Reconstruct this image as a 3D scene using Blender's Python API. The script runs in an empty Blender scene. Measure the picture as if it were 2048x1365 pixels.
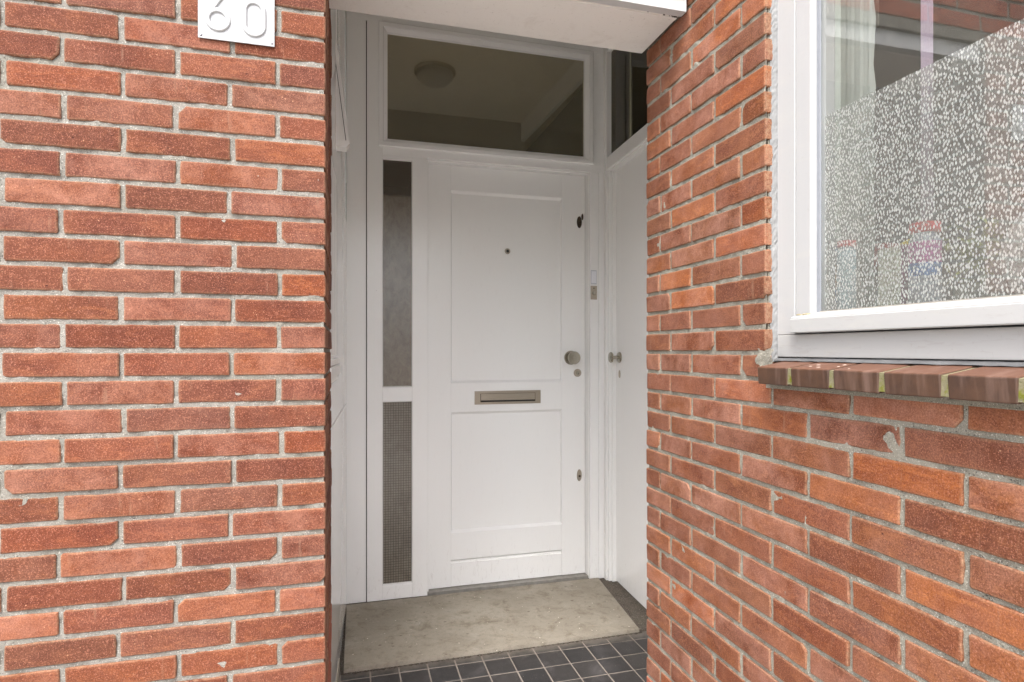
import bpy, bmesh, math, random
import numpy as np
from mathutils import Vector, Matrix
random.seed(7); rng = np.random.default_rng(7)
S = bpy.context.scene
C = S.collection
R = math.radians

# ------------------------------------------------------------------ camera
ZC = 1.3483
A = 1.30382
cam = bpy.data.objects.new('camera', bpy.data.cameras.new('camera')); C.objects.link(cam)
cam.location = (0, 0, ZC)
cam.rotation_euler = (R(90), 0, A - math.pi / 2)
cam.data.sensor_width = 36; cam.data.lens = 1192.14 / 2048 * 36
cam.data.shift_y = 19 / 2048
cam.data.clip_start = 0.02; cam.data.clip_end = 500
S.camera = cam

# ------------------------------------------------------------------ daylight (overcast)
SUN_EL, SUN_AZ = 57, 208          # azimuth clockwise from +Y (behind the camera, a little left)
w = bpy.data.worlds.new('World'); S.world = w; w.use_nodes = True
nt = w.node_tree; nt.nodes.clear()
out = nt.nodes.new('ShaderNodeOutputWorld'); bg = nt.nodes.new('ShaderNodeBackground')
sky = nt.nodes.new('ShaderNodeTexSky'); sky.sky_type = 'NISHITA'; sky.sun_disc = False
sky.sun_elevation = R(SUN_EL); sky.sun_rotation = R(SUN_AZ); sky.air_density = 1.0; sky.dust_density = 4.0; sky.ozone_density = 1.0
hs = nt.nodes.new('ShaderNodeHueSaturation'); hs.inputs['Saturation'].default_value = 0.5
nt.links.new(sky.outputs[0], hs.inputs['Color']); nt.links.new(hs.outputs[0], bg.inputs['Color'])
bg.inputs['Strength'].default_value = 0.15
nt.links.new(bg.outputs[0], out.inputs[0])
sl = bpy.data.lights.new('sun', 'SUN'); sl.energy = 0.6; sl.angle = R(28); sl.color = (.97, .985, 1)
sun = bpy.data.objects.new('sun', sl); C.objects.link(sun)
sd = Vector((math.sin(R(SUN_AZ)) * math.cos(R(SUN_EL)), math.cos(R(SUN_AZ)) * math.cos(R(SUN_EL)), math.sin(R(SUN_EL))))
sun.rotation_euler = sd.to_track_quat('Z', 'Y').to_euler()
sun.location = sd * 20
S.view_settings.view_transform = 'Standard'; S.view_settings.look = 'None'
S.view_settings.gamma = 1.0; S.view_settings.use_curve_mapping = False
S.view_settings.exposure = 2.24
S.cycles.max_bounces = 14; S.cycles.diffuse_bounces = 8; S.cycles.glossy_bounces = 6; S.cycles.transmission_bounces = 8
S.cycles.transparent_max_bounces = 16

# ------------------------------------------------------------------ material helpers
def lin(r, g, b):
    f = lambda c: (c / 255 / 12.92) if c / 255 <= .04045 else ((c / 255 + .055) / 1.055) ** 2.4
    return (f(r), f(g), f(b), 1)

class M:
    def __init__(s, name):
        s.m = bpy.data.materials.new(name); s.m.use_nodes = True
        s.t = s.m.node_tree; s.t.nodes.clear()
        s.out = s.n('ShaderNodeOutputMaterial')
    def n(s, typ, **kw):
        nd = s.t.nodes.new(typ)
        for k, v in kw.items(): setattr(nd, k, v)
        return nd
    def l(s, a, b): s.t.links.new(a, b)
    def geo(s, scale=(1, 1, 1), rnd=False):
        g = s.n('ShaderNodeNewGeometry'); o = g.outputs['Position']
        if rnd:
            oi = s.n('ShaderNodeObjectInfo')
            mu = s.n('ShaderNodeMath', operation='MULTIPLY'); s.l(oi.outputs['Random'], mu.inputs[0]); mu.inputs[1].default_value = 37.0
            ad = s.n('ShaderNodeVectorMath', operation='ADD'); s.l(o, ad.inputs[0]); s.l(mu.outputs[0], ad.inputs[1]); o = ad.outputs[0]
        mp = s.n('ShaderNodeMapping'); mp.inputs['Scale'].default_value = scale
        s.l(o, mp.inputs[0]); return mp.outputs[0]
    def noise(s, vec, scale, detail=4, rough=.6, dist=0):
        nd = s.n('ShaderNodeTexNoise'); nd.inputs['Scale'].default_value = scale
        nd.inputs['Detail'].default_value = detail; nd.inputs['Roughness'].default_value = rough
        nd.inputs['Distortion'].default_value = dist
        s.l(vec, nd.inputs['Vector']); return nd.outputs['Fac']
    def vor(s, vec, scale, out='Distance', feature='F1', metric='EUCLIDEAN', rnd=1.0):
        nd = s.n('ShaderNodeTexVoronoi'); nd.feature = feature; nd.distance = metric
        nd.inputs['Scale'].default_value = scale; nd.inputs['Randomness'].default_value = rnd
        s.l(vec, nd.inputs['Vector']); return nd.outputs[out]
    def ramp(s, fac, a, b, lo=0, hi=1):
        nd = s.n('ShaderNodeMapRange'); nd.clamp = True
        s.l(fac, nd.inputs[0]); nd.inputs[1].default_value = a; nd.inputs[2].default_value = b
        nd.inputs[3].default_value = lo; nd.inputs[4].default_value = hi
        return nd.outputs[0]
    def mix(s, fac, a, b, blend='MIX'):
        nd = s.n('ShaderNodeMix'); nd.data_type = 'RGBA'; nd.blend_type = blend
        for v, i in ((fac, 0), (a, 6), (b, 7)):
            if hasattr(v, 'is_linked') or hasattr(v, 'links'): s.l(v, nd.inputs[i])
            else: nd.inputs[i].default_value = v if i == 0 else (tuple(v) + (1,))[:4] if len(v) == 3 else v
        return nd.outputs[2]
    def math(s, op, a, b=0.0):
        nd = s.n('ShaderNodeMath', operation=op)
        for v, i in ((a, 0), (b, 1)):
            if hasattr(v, 'links'): s.l(v, nd.inputs[i])
            else: nd.inputs[i].default_value = v
        return nd.outputs[0]
    def bump(s, h, strength, dist, prev=None):
        nd = s.n('ShaderNodeBump'); nd.inputs['Strength'].default_value = strength; nd.inputs['Distance'].default_value = dist
        s.l(h, nd.inputs['Height'])
        if prev is not None: s.l(prev, nd.inputs['Normal'])
        return nd.outputs[0]
    def bsdf(s, color, rough=.5, metal=0, bump=None, spec=.5, coat=0, trans=0):
        b = s.n('ShaderNodeBsdfPrincipled')
        for v, k in ((color, 'Base Color'), (rough, 'Roughness'), (metal, 'Metallic'), (coat, 'Coat Weight')):
            if hasattr(v, 'links'): s.l(v, b.inputs[k])
            else: b.inputs[k].default_value = v if k != 'Base Color' else ((tuple(v) + (1,))[:4])
        b.inputs['Specular IOR Level'].default_value = spec
        b.inputs['Transmission Weight'].default_value = trans
        if bump is not None: s.l(bump, b.inputs['Normal'])
        return b.outputs[0]
    def done(s, sh): s.l(sh, s.out.inputs[0]); return s.m

def brick_mat():
    m = M('brick'); g = m.geo(rnd=True); gw = m.geo()
    oi = m.n('ShaderNodeObjectInfo')
    col = oi.outputs['Color']
    patch = m.noise(g, 9, 5, .62, .4)
    c = m.mix(m.ramp(patch, .36, .66), col, m.mix(1.0, col, (.70, .62, .68), 'MULTIPLY'))
    p2 = m.noise(m.geo((1, 1, 3.2), True), 15, 7, .76, .9)
    c = m.mix(m.ramp(p2, .50, .66, 0, .85), c, m.mix(1.0, col, (1.38, 1.48, 1.45), 'MULTIPLY'))
    # lime bloom, amount per brick (alpha)
    bl = m.noise(g, 10, 7, .72, .25)
    blf = m.math('MULTIPLY', m.ramp(bl, .38, .68, 0, .75), oi.outputs['Alpha'])
    c = m.mix(blf, c, lin(174, 130, 112))
    # smeared mortar on arrises
    va = m.n('ShaderNodeAttribute'); va.attribute_name = 'edge'
    en = m.noise(gw, 120, 3, .6)
    ef = m.math('MULTIPLY', m.ramp(va.outputs['Fac'], .15, 1.0), m.ramp(en, .30, .62))
    c = m.mix(m.math('MULTIPLY', ef, .62), c, lin(156, 128, 102))
    # grain: pale and dark specks
    fine = m.noise(gw, 330, 3, .85)
    c = m.mix(m.ramp(fine, .42, .60, 0, .85), c, m.mix(1.0, c, (.56, .50, .48), 'MULTIPLY'))
    f3 = m.noise(gw, 420, 2, .7)
    c = m.mix(m.ramp(f3, .55, .68, 0, .6), c, lin(166, 112, 92))
    sp = m.vor(gw, 95); sr = m.vor(gw, 95, 'Color')
    spf = m.math('MULTIPLY', m.math('MULTIPLY', m.ramp(sp, .15, .07), m.math('GREATER_THAN', sr, .80)), m.ramp(m.noise(g, 12, 3), .42, .60, .1, 1))
    c = m.mix(m.math('MULTIPLY', spf, .65), c, lin(190, 146, 116))
    cr_ = m.noise(m.geo((1, 1, 3.5), True), 34, 5, .75, 2.0)
    c = m.mix(m.math('MULTIPLY', m.ramp(m.math('ABSOLUTE', m.math('SUBTRACT', cr_, .5)), .012, .0), m.ramp(m.noise(g, 7, 2), .5, .62)), c, m.mix(1.0, c, (.45, .4, .4), 'MULTIPLY'))
    dr = m.noise(m.geo((1, 1, .12)), 70, 3, .6)
    c = m.mix(m.math('MULTIPLY', m.ramp(dr, .64, .76), .35), c, lin(132, 104, 86))
    pit = m.vor(g, 42); pr_ = m.vor(g, 42, 'Color')
    pf = m.math('MULTIPLY', m.ramp(pit, .10, .05), m.math('GREATER_THAN', pr_, .8))
    c = m.mix(m.math('MULTIPLY', pf, .8), c, lin(70, 36, 30))
    h = m.math('ADD', m.math('MULTIPLY', fine, .9), m.math('MULTIPLY', m.noise(g, 60, 5, .7), 1.6))
    h = m.math('SUBTRACT', h, m.math('MULTIPLY', pf, 2.5))
    b = m.bump(h, .8, .0016)
    return m.done(m.bsdf(c, .9, bump=b, spec=.25))

def mortar_mat(name, a, b_):
    m = M(name); g = m.geo()
    n = m.noise(g, 30, 6, .7)
    c = m.mix(m.ramp(n, .3, .7), a, b_)
    gr = m.noise(g, 700, 2, .7)
    c = m.mix(m.ramp(gr, .4, .75, 0, .75), c, m.mix(1.0, c, (.45, .45, .45), 'MULTIPLY'))
    g2 = m.noise(g, 420, 2, .5)
    c = m.mix(m.ramp(g2, .60, .70, 0, .8), c, lin(205, 200, 190))
    v = m.vor(g, 230); vr = m.vor(g, 230, 'Color')
    pf = m.math('MULTIPLY', m.ramp(v, .32, .18), m.math('GREATER_THAN', vr, .70))
    c = m.mix(m.math('MULTIPLY', pf, .75), c, lin(84, 82, 80))
    st = m.noise(g, 4, 4, .6)
    c = m.mix(m.ramp(st, .5, .75, 0, .4), c, lin(120, 116, 100))
    h = m.math('SUBTRACT', m.math('ADD', m.math('MULTIPLY', gr, 1.0), m.math('MULTIPLY', m.noise(g, 160, 4, .7), 2.)), pf)
    return m.done(m.bsdf(c, .95, bump=m.bump(h, 1.0, .0025), spec=.15))

def paint_mat(name, col=(.88, .875, .858), rough=.26, brush=(1, 1, .04), dirt=.0, dirtcol=(.30, .27, .2), bumps=.6, grimy=0):
    m = M(name)
    gb = m.geo(tuple(brush)); g = m.geo()
    br = m.noise(gb, 260, 3, .6)
    h = m.math('MULTIPLY', br, .30)
    c = tuple(col)
    # small knocks and specks
    v = m.vor(g, 21); vr = m.vor(g, 21, 'Color')
    kf = m.math('MULTIPLY', m.ramp(v, .05, .03), m.math('GREATER_THAN', vr, .93))
    c = m.mix(m.math('MULTIPLY', kf, .7), c, lin(120, 110, 98))
    if dirt == 0:
        sx = m.n('ShaderNodeSeparateXYZ'); m.l(g, sx.inputs[0])
        lowf = m.ramp(sx.outputs[2], .30, .02, .0, 1)
        sm = m.noise(m.geo((3, 3, .7)), 26, 6, .75, .8)
        c = m.mix(m.math('MULTIPLY', m.ramp(sm, .56, .74), m.math('ADD', m.math('MULTIPLY', lowf, .35), .05)), c, lin(140, 126, 108))
        sc2 = m.noise(m.geo((.5, .5, 4)), 60, 4, .8, 1.5)
        c = m.mix(m.math('MULTIPLY', m.ramp(sc2, .70, .78), .35), c, lin(150, 140, 126))
    if dirt > 0:
        dn = m.noise(m.geo((1, 1, 3)), 10, 6, .72, .6)
        c = m.mix(m.ramp(dn, .52, .80, 0, dirt), c, dirtcol)
        d2 = m.noise(g, 130, 3, .7)
        c = m.mix(m.ramp(d2, .62, .72, 0, dirt), c, tuple(x * .6 for x in dirtcol))
    if grimy:
        sc = m.noise(m.geo((1, .12, 1)), 120, 4, .7)
        c = m.mix(m.ramp(sc, .58, .66, 0, grimy), c, lin(128, 122, 112))
    rr = rough
    return m.done(m.bsdf(c, rr, bump=m.bump(h, bumps, .0012), spec=.5))

def simple(name, col, rough=.5, metal=0, ns=60, nv=.15, bump=0.1, bd=.001, spec=.5, coat=0):
    m = M(name); g = m.geo(); n = m.noise(g, ns, 4, .6)
    c = m.mix(m.ramp(n, .3, .7), col, tuple(x * (1 - nv) for x in col[:3]))
    return m.done(m.bsdf(c, rough, metal, m.bump(n, bump, bd), spec, coat))

def brushed(name, col, rough, axis):
    m = M(name); g = m.geo(axis); n = m.noise(g, 900, 2, .6)
    c = m.mix(m.ramp(n, .3, .7), col, tuple(x * .82 for x in col[:3]))
    return m.done(m.bsdf(c, rough, 1.0, m.bump(n, .15, .0004)))

def glass_mat(name, refl=.16, tint=(.95, .955, .945), dust_haze=.03, rough=0.0, wave=0, even=0):
    m = M(name); g = m.geo()
    tr = m.n('ShaderNodeBsdfTransparent'); tr.inputs[0].default_value = tint + (1,)
    gl = m.n('ShaderNodeBsdfGlossy'); gl.inputs['Roughness'].default_value = rough; gl.inputs[0].default_value = (1, 1, 1, 1)
    if wave:
        b = m.bump(m.noise(g, 3.0, 2, .5), wave, .01); m.l(b, gl.inputs['Normal'])
    lw_ = m.n('ShaderNodeLayerWeight'); lw_.inputs[0].default_value = .5
    f = m.math('ADD', m.math('MULTIPLY', m.math('POWER', lw_.outputs['Facing'], 5.0), .8), refl * .5 + .03)
    a = m.n('ShaderNodeMixShader'); m.l(f, a.inputs[0]); m.l(tr.outputs[0], a.inputs[1]); m.l(gl.outputs[0], a.inputs[2])
    df = m.n('ShaderNodeBsdfDiffuse'); df.inputs[0].default_value = (.50, .48, .40, 1)
    d = m.ramp(m.noise(g, 14, 5, .7), .2, .8, dust_haze * (.9 if even else .4), dust_haze * (1.1 if even else 1.6))  # weight of a pale diffuse veil over the pane
    x = m.n('ShaderNodeMixShader'); m.l(d, x.inputs[0]); m.l(a.outputs[0], x.inputs[1]); m.l(df.outputs[0], x.inputs[2])
    return m.done(x.outputs[0])

BRICK = brick_mat()
MORTAR_L = mortar_mat('mortar_light', lin(152, 147, 138), lin(134, 130, 122))
MORTAR_R = mortar_mat('mortar_warm', lin(156, 151, 137), lin(136, 132, 120))
WHITE = paint_mat('white_gloss_paint')
WHITE_H = paint_mat('white_gloss_paint_rail', brush=(.04, 1, 1))
WHITE_SIDE = paint_mat('white_side_paint', rough=.05, bumps=.03)
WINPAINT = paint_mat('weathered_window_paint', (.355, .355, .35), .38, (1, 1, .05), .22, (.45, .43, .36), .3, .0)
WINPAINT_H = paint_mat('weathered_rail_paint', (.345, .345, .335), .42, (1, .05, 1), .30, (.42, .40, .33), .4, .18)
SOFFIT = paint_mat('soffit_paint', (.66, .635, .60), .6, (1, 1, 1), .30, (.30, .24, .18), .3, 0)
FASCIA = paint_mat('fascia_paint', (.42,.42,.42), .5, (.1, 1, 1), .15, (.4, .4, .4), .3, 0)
CEIL = simple('ceiling_paint', (.78, .75, .68), .8)
DARKGAP = simple('dark_gap', (.03, .026, .02), .9)
DARKIN = simple('dark_interior', (.055, .05, .042), .9)
HALLWALL = simple('hall_wall', (.16, .145, .11), .9)
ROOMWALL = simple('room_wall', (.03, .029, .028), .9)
STEEL = brushed('brushed_steel', (.62, .59, .52), .32, (.03, 1, 1))
STEEL_W = brushed('warm_steel', (.50, .44, .36), .38, (.03, 1, 1))
STEEL_K = simple('satin_nickel', (.46, .43, .36), .26, 1.0, 200, .1)
BRONZE = simple('dark_bronze', (.10, .075, .055), .4, 1.0, 200, .4)
BLACK = simple('black', (.012, .012, .012), .5)
LEAD = simple('lead_sheet', (.15, .15, .15), .6, .1, 25, .45, .6, .004)
SEAL = simple('sealant', (.21, .21, .205), .8, 0, 60, .3, .3, .003)
ENAMEL = simple('white_enamel', (.34, .34, .34), .3, 0, 30, .04, .1, .001)
GLASS_S = glass_mat('side_pane_glass', .03, (.5, .47, .36), .02)
GLASS = glass_mat('window_glass', .11, wave=.02)
GLASS_H = glass_mat('hall_glass', .34, (.9, .84, .62), .15, wave=.02, even=1)  # even diffuse haze mixed in to soften the mirrored lamp
SILLBRICK = None

def sill_mat():
    m = M('sill_brick'); g = m.geo(rnd=True); gw = m.geo()
    n = m.noise(g, 16, 5, .65)
    c = m.mix(m.ramp(n, .3, .7), lin(78, 56, 42), lin(58, 43, 35))
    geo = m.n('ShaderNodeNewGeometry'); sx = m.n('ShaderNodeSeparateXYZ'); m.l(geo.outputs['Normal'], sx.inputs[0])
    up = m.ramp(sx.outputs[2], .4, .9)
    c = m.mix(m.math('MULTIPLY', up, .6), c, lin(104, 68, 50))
    # bird-lime spots on top only
    v = m.vor(m.geo((1, .55, 1)), 62); vr = m.vor(m.geo((1, .55, 1)), 62, 'Color')
    nn = m.noise(gw, 160, 3, .7)
    vv = m.math('ADD', v, m.math('MULTIPLY', nn, .35))
    sf = m.math('MULTIPLY', m.math('MULTIPLY', m.ramp(vv, .36, .32), m.math('GREATER_THAN', vr, .5)), up)
    c = m.mix(m.math('MULTIPLY', sf, .9), c, lin(226, 210, 196))
    st = m.noise(m.geo((1, 2.5, .3), True), 14, 4, .6)
    c = m.mix(m.ramp(st, .5, .8, 0, .35), c, lin(150, 124, 112))
    h = m.math('ADD', m.noise(gw, 300, 2, .6), m.noise(g, 40, 4))
    return m.done(m.bsdf(c, .5, bump=m.bump(h, .25, .001), spec=.35))
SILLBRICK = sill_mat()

def moss_mat():
    m = M('mossy_mortar'); g = m.geo()
    n = m.noise(g, 55, 5, .7); z = m.n('ShaderNodeSeparateXYZ'); m.l(m.n('ShaderNodeNewGeometry').outputs['Position'], z.inputs[0])
    low = m.ramp(z.outputs[2], 1.306, 1.288, .15, 1)
    c = m.mix(m.math('MULTIPLY', low, m.ramp(n, .44, .60)), lin(118, 112, 90), lin(98, 100, 30))
    c = m.mix(m.ramp(m.noise(g, 400, 2), .5, .75, 0, .5), c, lin(90, 92, 50))
    return m.done(m.bsdf(c, 1., bump=m.bump(n, 1., .004), spec=.1))
MOSS = moss_mat()

def tile_mat():
    m = M('quarry_tile'); g = m.geo(rnd=True); gw = m.geo()
    oi = m.n('ShaderNodeObjectInfo')
    c = m.mix(oi.outputs['Random'], lin(32, 30, 30), lin(46, 42, 40))
    d = m.noise(gw, 7, 6, .7, .5)
    c = m.mix(m.ramp(d, .50, .78, 0, .5), c, lin(112, 108, 108))
    s = m.noise(m.geo((2.5, .5, 1)), 60, 5, .8, 2.)
    c = m.mix(m.ramp(s, .60, .72, 0, .5), c, lin(140, 134, 130))
    sp = m.vor(gw, 90); sr = m.vor(gw, 90, 'Color')
    c = m.mix(m.math('MULTIPLY', m.ramp(sp, .12, .06), m.math('GREATER_THAN', sr, .8)), c, lin(190, 184, 176))
    # dusty strip along the slab
    sx = m.n('ShaderNodeSeparateXYZ'); m.l(gw, sx.inputs[0])
    e = m.math('ADD', sx.outputs[1], m.math('MULTIPLY', m.noise(gw, 14, 5, .7), .12))
    c = m.mix(m.ramp(e, 2.58, 2.66, 0, .7), c, lin(134, 126, 116))
    return m.done(m.bsdf(c, m.ramp(d, .4, .7, .32, .6), bump=m.bump(m.noise(g, 30, 4), .2, .002), spec=.4))
TILE = tile_mat()
GROUT = simple('grout', lin(142, 132, 122)[:3], .9, 0, 90, .25, .5)

def slab_mat():
    m = M('worn_slab'); g = m.geo()
    a = m.noise(g, 2.6, 6, .62, .4); b = m.noise(g, 11, 6, .72, .5)
    c = m.mix(m.ramp(a, .34, .66), lin(164, 156, 142), lin(144, 136, 123))
    c = m.mix(m.ramp(b, .51, .70, 0, .68), c, lin(108, 98, 82))
    c = m.mix(m.ramp(m.noise(g, 42, 5, .75, .5), .52, .72, 0, .5), c, lin(112, 104, 92))
    c = m.mix(m.ramp(m.noise(g, 3.4, 6, .75, 1), .54, .74, 0, .4), c, lin(192, 186, 176))
    f = m.noise(g, 330, 3, .7)
    c = m.mix(m.ramp(f, .42, .72, 0, .45), c, m.mix(1., c, (.6, .57, .52), 'MULTIPLY'))
    v = m.vor(g, 36); vr = m.vor(g, 36, 'Color')
    c = m.mix(m.math('MULTIPLY', m.ramp(v, .10, .05), m.math('GREATER_THAN', vr, .80)), c, lin(232, 226, 212))
    v = m.vor(m.geo((1, 1.7, 1)), 19); vr = m.vor(m.geo((1, 1.7, 1)), 19, 'Color')
    dk = m.math('MULTIPLY', m.ramp(m.math('ADD', v, m.math('MULTIPLY', b, .3)), .32, .22), m.math('GREATER_THAN', vr, .66))
    c = m.mix(m.math('MULTIPLY', dk, .7), c, lin(84, 70, 52))
    h = m.math('SUBTRACT', m.math('ADD', f, b), dk)
    return m.done(m.bsdf(c, .85, bump=m.bump(h, .5, .0015), spec=.2))
SLAB = slab_mat()
CONC = mortar_mat('rough_dark_concrete', lin(112, 102, 92), lin(84, 76, 68))
PAVE = mortar_mat('pavement', lin(212, 209, 202), lin(192, 189, 182))

# ------------------------------------------------------------------ mesh helpers
def link(name, me, mat, parent=None):
    o = bpy.data.objects.new(name, me); C.objects.link(o)
    if mat is not None and len(me.materials) == 0: me.materials.append(mat)
    if parent is not None:
        o.parent = parent; o.matrix_parent_inverse = Matrix.Translation(-Vector(parent.location))
    return o

def obj(name, bm, mat, parent=None, smooth=False, shear=None):
    if shear:
        for v in bm.verts: v.co.x += shear[0] * (v.co.y - shear[1])
    bmesh.ops.recalc_face_normals(bm, faces=bm.faces)
    me = bpy.data.meshes.new(name); bm.to_mesh(me); bm.free()
    if smooth:
        for p in me.polygons: p.use_smooth = True
    return link(name, me, mat, parent)

def BM(): return bmesh.new()

def bx(bm, x0, x1, y0, y1, z0, z1, bev=0.0, seg=2):
    vs = [bm.verts.new((x, y, z)) for z in (z0, z1) for y in (y0, y1) for x in (x0, x1)]
    F = [(0, 1, 3, 2), (4, 6, 7, 5), (0, 4, 5, 1), (2, 3, 7, 6), (0, 2, 6, 4), (1, 5, 7, 3)]
    fs = [bm.faces.new([vs[i] for i in f]) for f in F]
    if bev > 0:
        es = list({e for f in fs for e in f.edges})
        bmesh.ops.bevel(bm, geom=es, offset=bev, segments=seg, affect='EDGES', profile=.6)

def box(name, mat, parent, *a, bev=0.0, shear=None, seg=2):
    bm = BM(); bx(bm, *a, bev=bev, seg=seg); return obj(name, bm, mat, parent, shear=shear)

def cyl(bm, c, axis, r0, r1, h, n=32, cap=True):
    """frustum from c along axis"""
    ax = Vector(axis).normalized(); u = ax.orthogonal().normalized(); v = ax.cross(u); c = Vector(c)
    a = [bm.verts.new(c + (u * math.cos(t) + v * math.sin(t)) * r0) for t in [2 * math.pi * i / n for i in range(n)]]
    b = [bm.verts.new(c + ax * h + (u * math.cos(t) + v * math.sin(t)) * r1) for t in [2 * math.pi * i / n for i in range(n)]]
    for i in range(n): bm.faces.new((a[i], a[(i + 1) % n], b[(i + 1) % n], b[i]))
    if cap: bm.faces.new(a[::-1]); bm.faces.new(b)

def lathe(bm, c, axis, prof, n=40, sc=(1, 1)):
    """prof: list of (r, h)"""
    ax = Vector(axis).normalized()
    u = Vector((0, 0, 1)) if abs(ax.z) < .9 else Vector((1, 0, 0)); v = ax.cross(u).normalized(); u = v.cross(ax).normalized(); c = Vector(c)
    rings = []
    for r, h in prof:
        rings.append([bm.verts.new(c + ax * h + (v * math.cos(2 * math.pi * i / n) * sc[0] + u * math.sin(2 * math.pi * i / n) * sc[1]) * max(r, 1e-5)) for i in range(n)])
    for a, b in zip(rings, rings[1:]):
        for i in range(n): bm.faces.new((a[i], a[(i + 1) % n], b[(i + 1) % n], b[i]))
    bm.faces.new(rings[0][::-1]); bm.faces.new(rings[-1])

def prism(bm, poly, y0, y1):
    """polygon in x,z extruded along y"""
    a = [bm.verts.new((x, y0, z)) for x, z in poly]; b = [bm.verts.new((x, y1, z)) for x, z in poly]
    n = len(poly)
    for i in range(n): bm.faces.new((a[i], a[(i + 1) % n], b[(i + 1) % n], b[i]))
    bm.faces.new(a[::-1]); bm.faces.new(b)

def thing(name, label, cat, loc, group=None):
    o = bpy.data.objects.new(name, None); C.objects.link(o); o.location = loc
    o.empty_display_size = .05
    o['label'] = label; o['category'] = cat
    if group: o['group'] = group
    return o
def tag(o, label, cat, group=None):
    o['label'] = label; o['category'] = cat
    if group: o['group'] = group
    return o
def struct(o): o['kind'] = 'structure'; return o
def stuff(o): o['kind'] = 'stuff'; return o

# ------------------------------------------------------------------ brickwork
P = .0615; SB = .2224; BJ = .0052; VJ = .0048

def brick_geo(u0, u1, z0, z1, depth, mp, front=0.0, rough=1.0, chip=0.0):
    """one brick, front face at normal offset `front`; mp(u, n, z) -> world"""
    L, H = u1 - u0, z1 - z0
    nu = max(3, int(round(L / .03))); nz = 2
    pts = []
    j = lambda s: random.gauss(0, s * rough)
    cr = lambda: random.uniform(.0008, .0035)
    c = [cr() for _ in range(4)]
    if random.random() < chip: c[random.randrange(4)] = random.uniform(.008, .017)
    tilt = j(.0011)
    for i in range(nu + 1):
        t = i / nu; u = u0 + L * t; z = z0 + (tilt * (t - .5)) + j(.0006)
        if i == 0: pts.append((u0 + j(.0005), z0 + c[0])); u = u0 + c[0]
        if i == nu: u = u1 - c[1]
        pts.append((u, z))
        if i == nu: pts.append((u1 + j(.0005), z0 + c[1]))
    pts.append((u1 + j(.0008), (z0 + z1) / 2))
    tilt2 = j(.0011)
    for i in range(nu + 1):
        t = 1 - i / nu; u = u0 + L * t; z = z1 + tilt2 * (t - .5) + j(.0006)
        if i == 0: pts.append((u1 + j(.0005), z1 - c[2])); u = u1 - c[2]
        if i == nu: u = u0 + c[3]
        pts.append((u, z))
        if i == nu: pts.append((u0 + j(.0005), z1 - c[3]))
    pts.append((u0 + j(.0008), (z0 + z1) / 2))
    n = len(pts)
    uc, zc = (u0 + u1) / 2, (z0 + z1) / 2
    lean = [j(.0009), j(.0006)]
    def fn(u, z): return front + lean[0] * (u - uc) / (L / 2) + lean[1] * (z - zc) / (H / 2)
    V = []; E = []
    for (u, z) in pts: V.append(mp(u, -depth, z)); E.append(1.0)
    for (u, z) in pts: V.append(mp(u, fn(u, z) - .0019, z)); E.append(1.0)
    ins = .0022
    for (u, z) in pts:
        uu = uc + (u - uc) * (1 - ins / (L / 2)); zz = zc + (z - zc) * (1 - ins / (H / 2))
        V.append(mp(uu, fn(u, z), zz)); E.append(.55)
    # inner spine so the edge smear fades to the middle
    for (u, z) in pts:
        uu = uc + (u - uc) * (1 - 3 * ins / (L / 2)); zz = zc + (z - zc) * (1 - 3 * ins / (H / 2))
        V.append(mp(uu, fn(u, z) + .0002, zz)); E.append(0.0)
    F = []
    for r in range(3):
        for i in range(n):
            k = (i + 1) % n
            F.append((r * n + i, r * n + k, (r + 1) * n + k, (r + 1) * n + i))
    F.append(tuple(range(3 * n, 4 * n)))
    return V, F, E

def mesh_from(name, V, F, E, mat):
    me = bpy.data.meshes.new(name); me.from_pydata(V, [], F); me.update()
    at = me.attributes.new('edge', 'FLOAT', 'POINT'); at.data.foreach_set('value', E)
    me.materials.append(mat); return me

PAL = [lin(160, 88, 66), lin(152, 82, 64), lin(166, 92, 66), lin(150, 86, 68), lin(146, 80, 64), lin(168, 94, 68),
       lin(156, 90, 74), lin(150, 80, 62), lin(148, 82, 68), lin(160, 90, 70), lin(152, 80, 60)]
ORANGE = [lin(184, 98, 66), lin(176, 92, 64), lin(188, 104, 72)]

class Wall:
    def __init__(s, parent, mp, mortar):
        s.p, s.mp, s.mort = parent, mp, mortar; s.sv, s.sf, s.se = [], [], []; s.count = 0
    def brick(s, u0, u1, z0, z1, depth=.09, own=True, orange=.04, bloom=None, col=None, mp=None):
        V, F, E = brick_geo(min(u0, u1), max(u0, u1), z0, z1, depth, mp or s.mp, front=random.gauss(0, .0007), rough=.72, chip=.10)
        if own and s.count < 298:
            me = mesh_from('brick', V, F, E, BRICK)
            o = link('brick', me, None, s.p)
            c = col or (random.choice(ORANGE) if random.random() < orange else random.choice(PAL))
            k = random.uniform(.84, 1.2) * .45
            al = bloom if bloom is not None else random.choice([0, .1, .2, .35, .5])
            o.color = (c[0] * k * .92, c[1] * k * 1.00, c[2] * k * .77, al); s.count += 1
            return o
        b = len(s.sv); s.sv += V; s.sf += [tuple(i + b for i in f) for f in F]; s.se += E
    def finish(s):
        if s.sv:
            me = mesh_from('distant_bricks', s.sv, s.sf, s.se, BRICK)
            o = link('far_brickwork', me, None, s.p); o.color = (*PAL[0][:3], .25); stuff(o)

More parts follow.
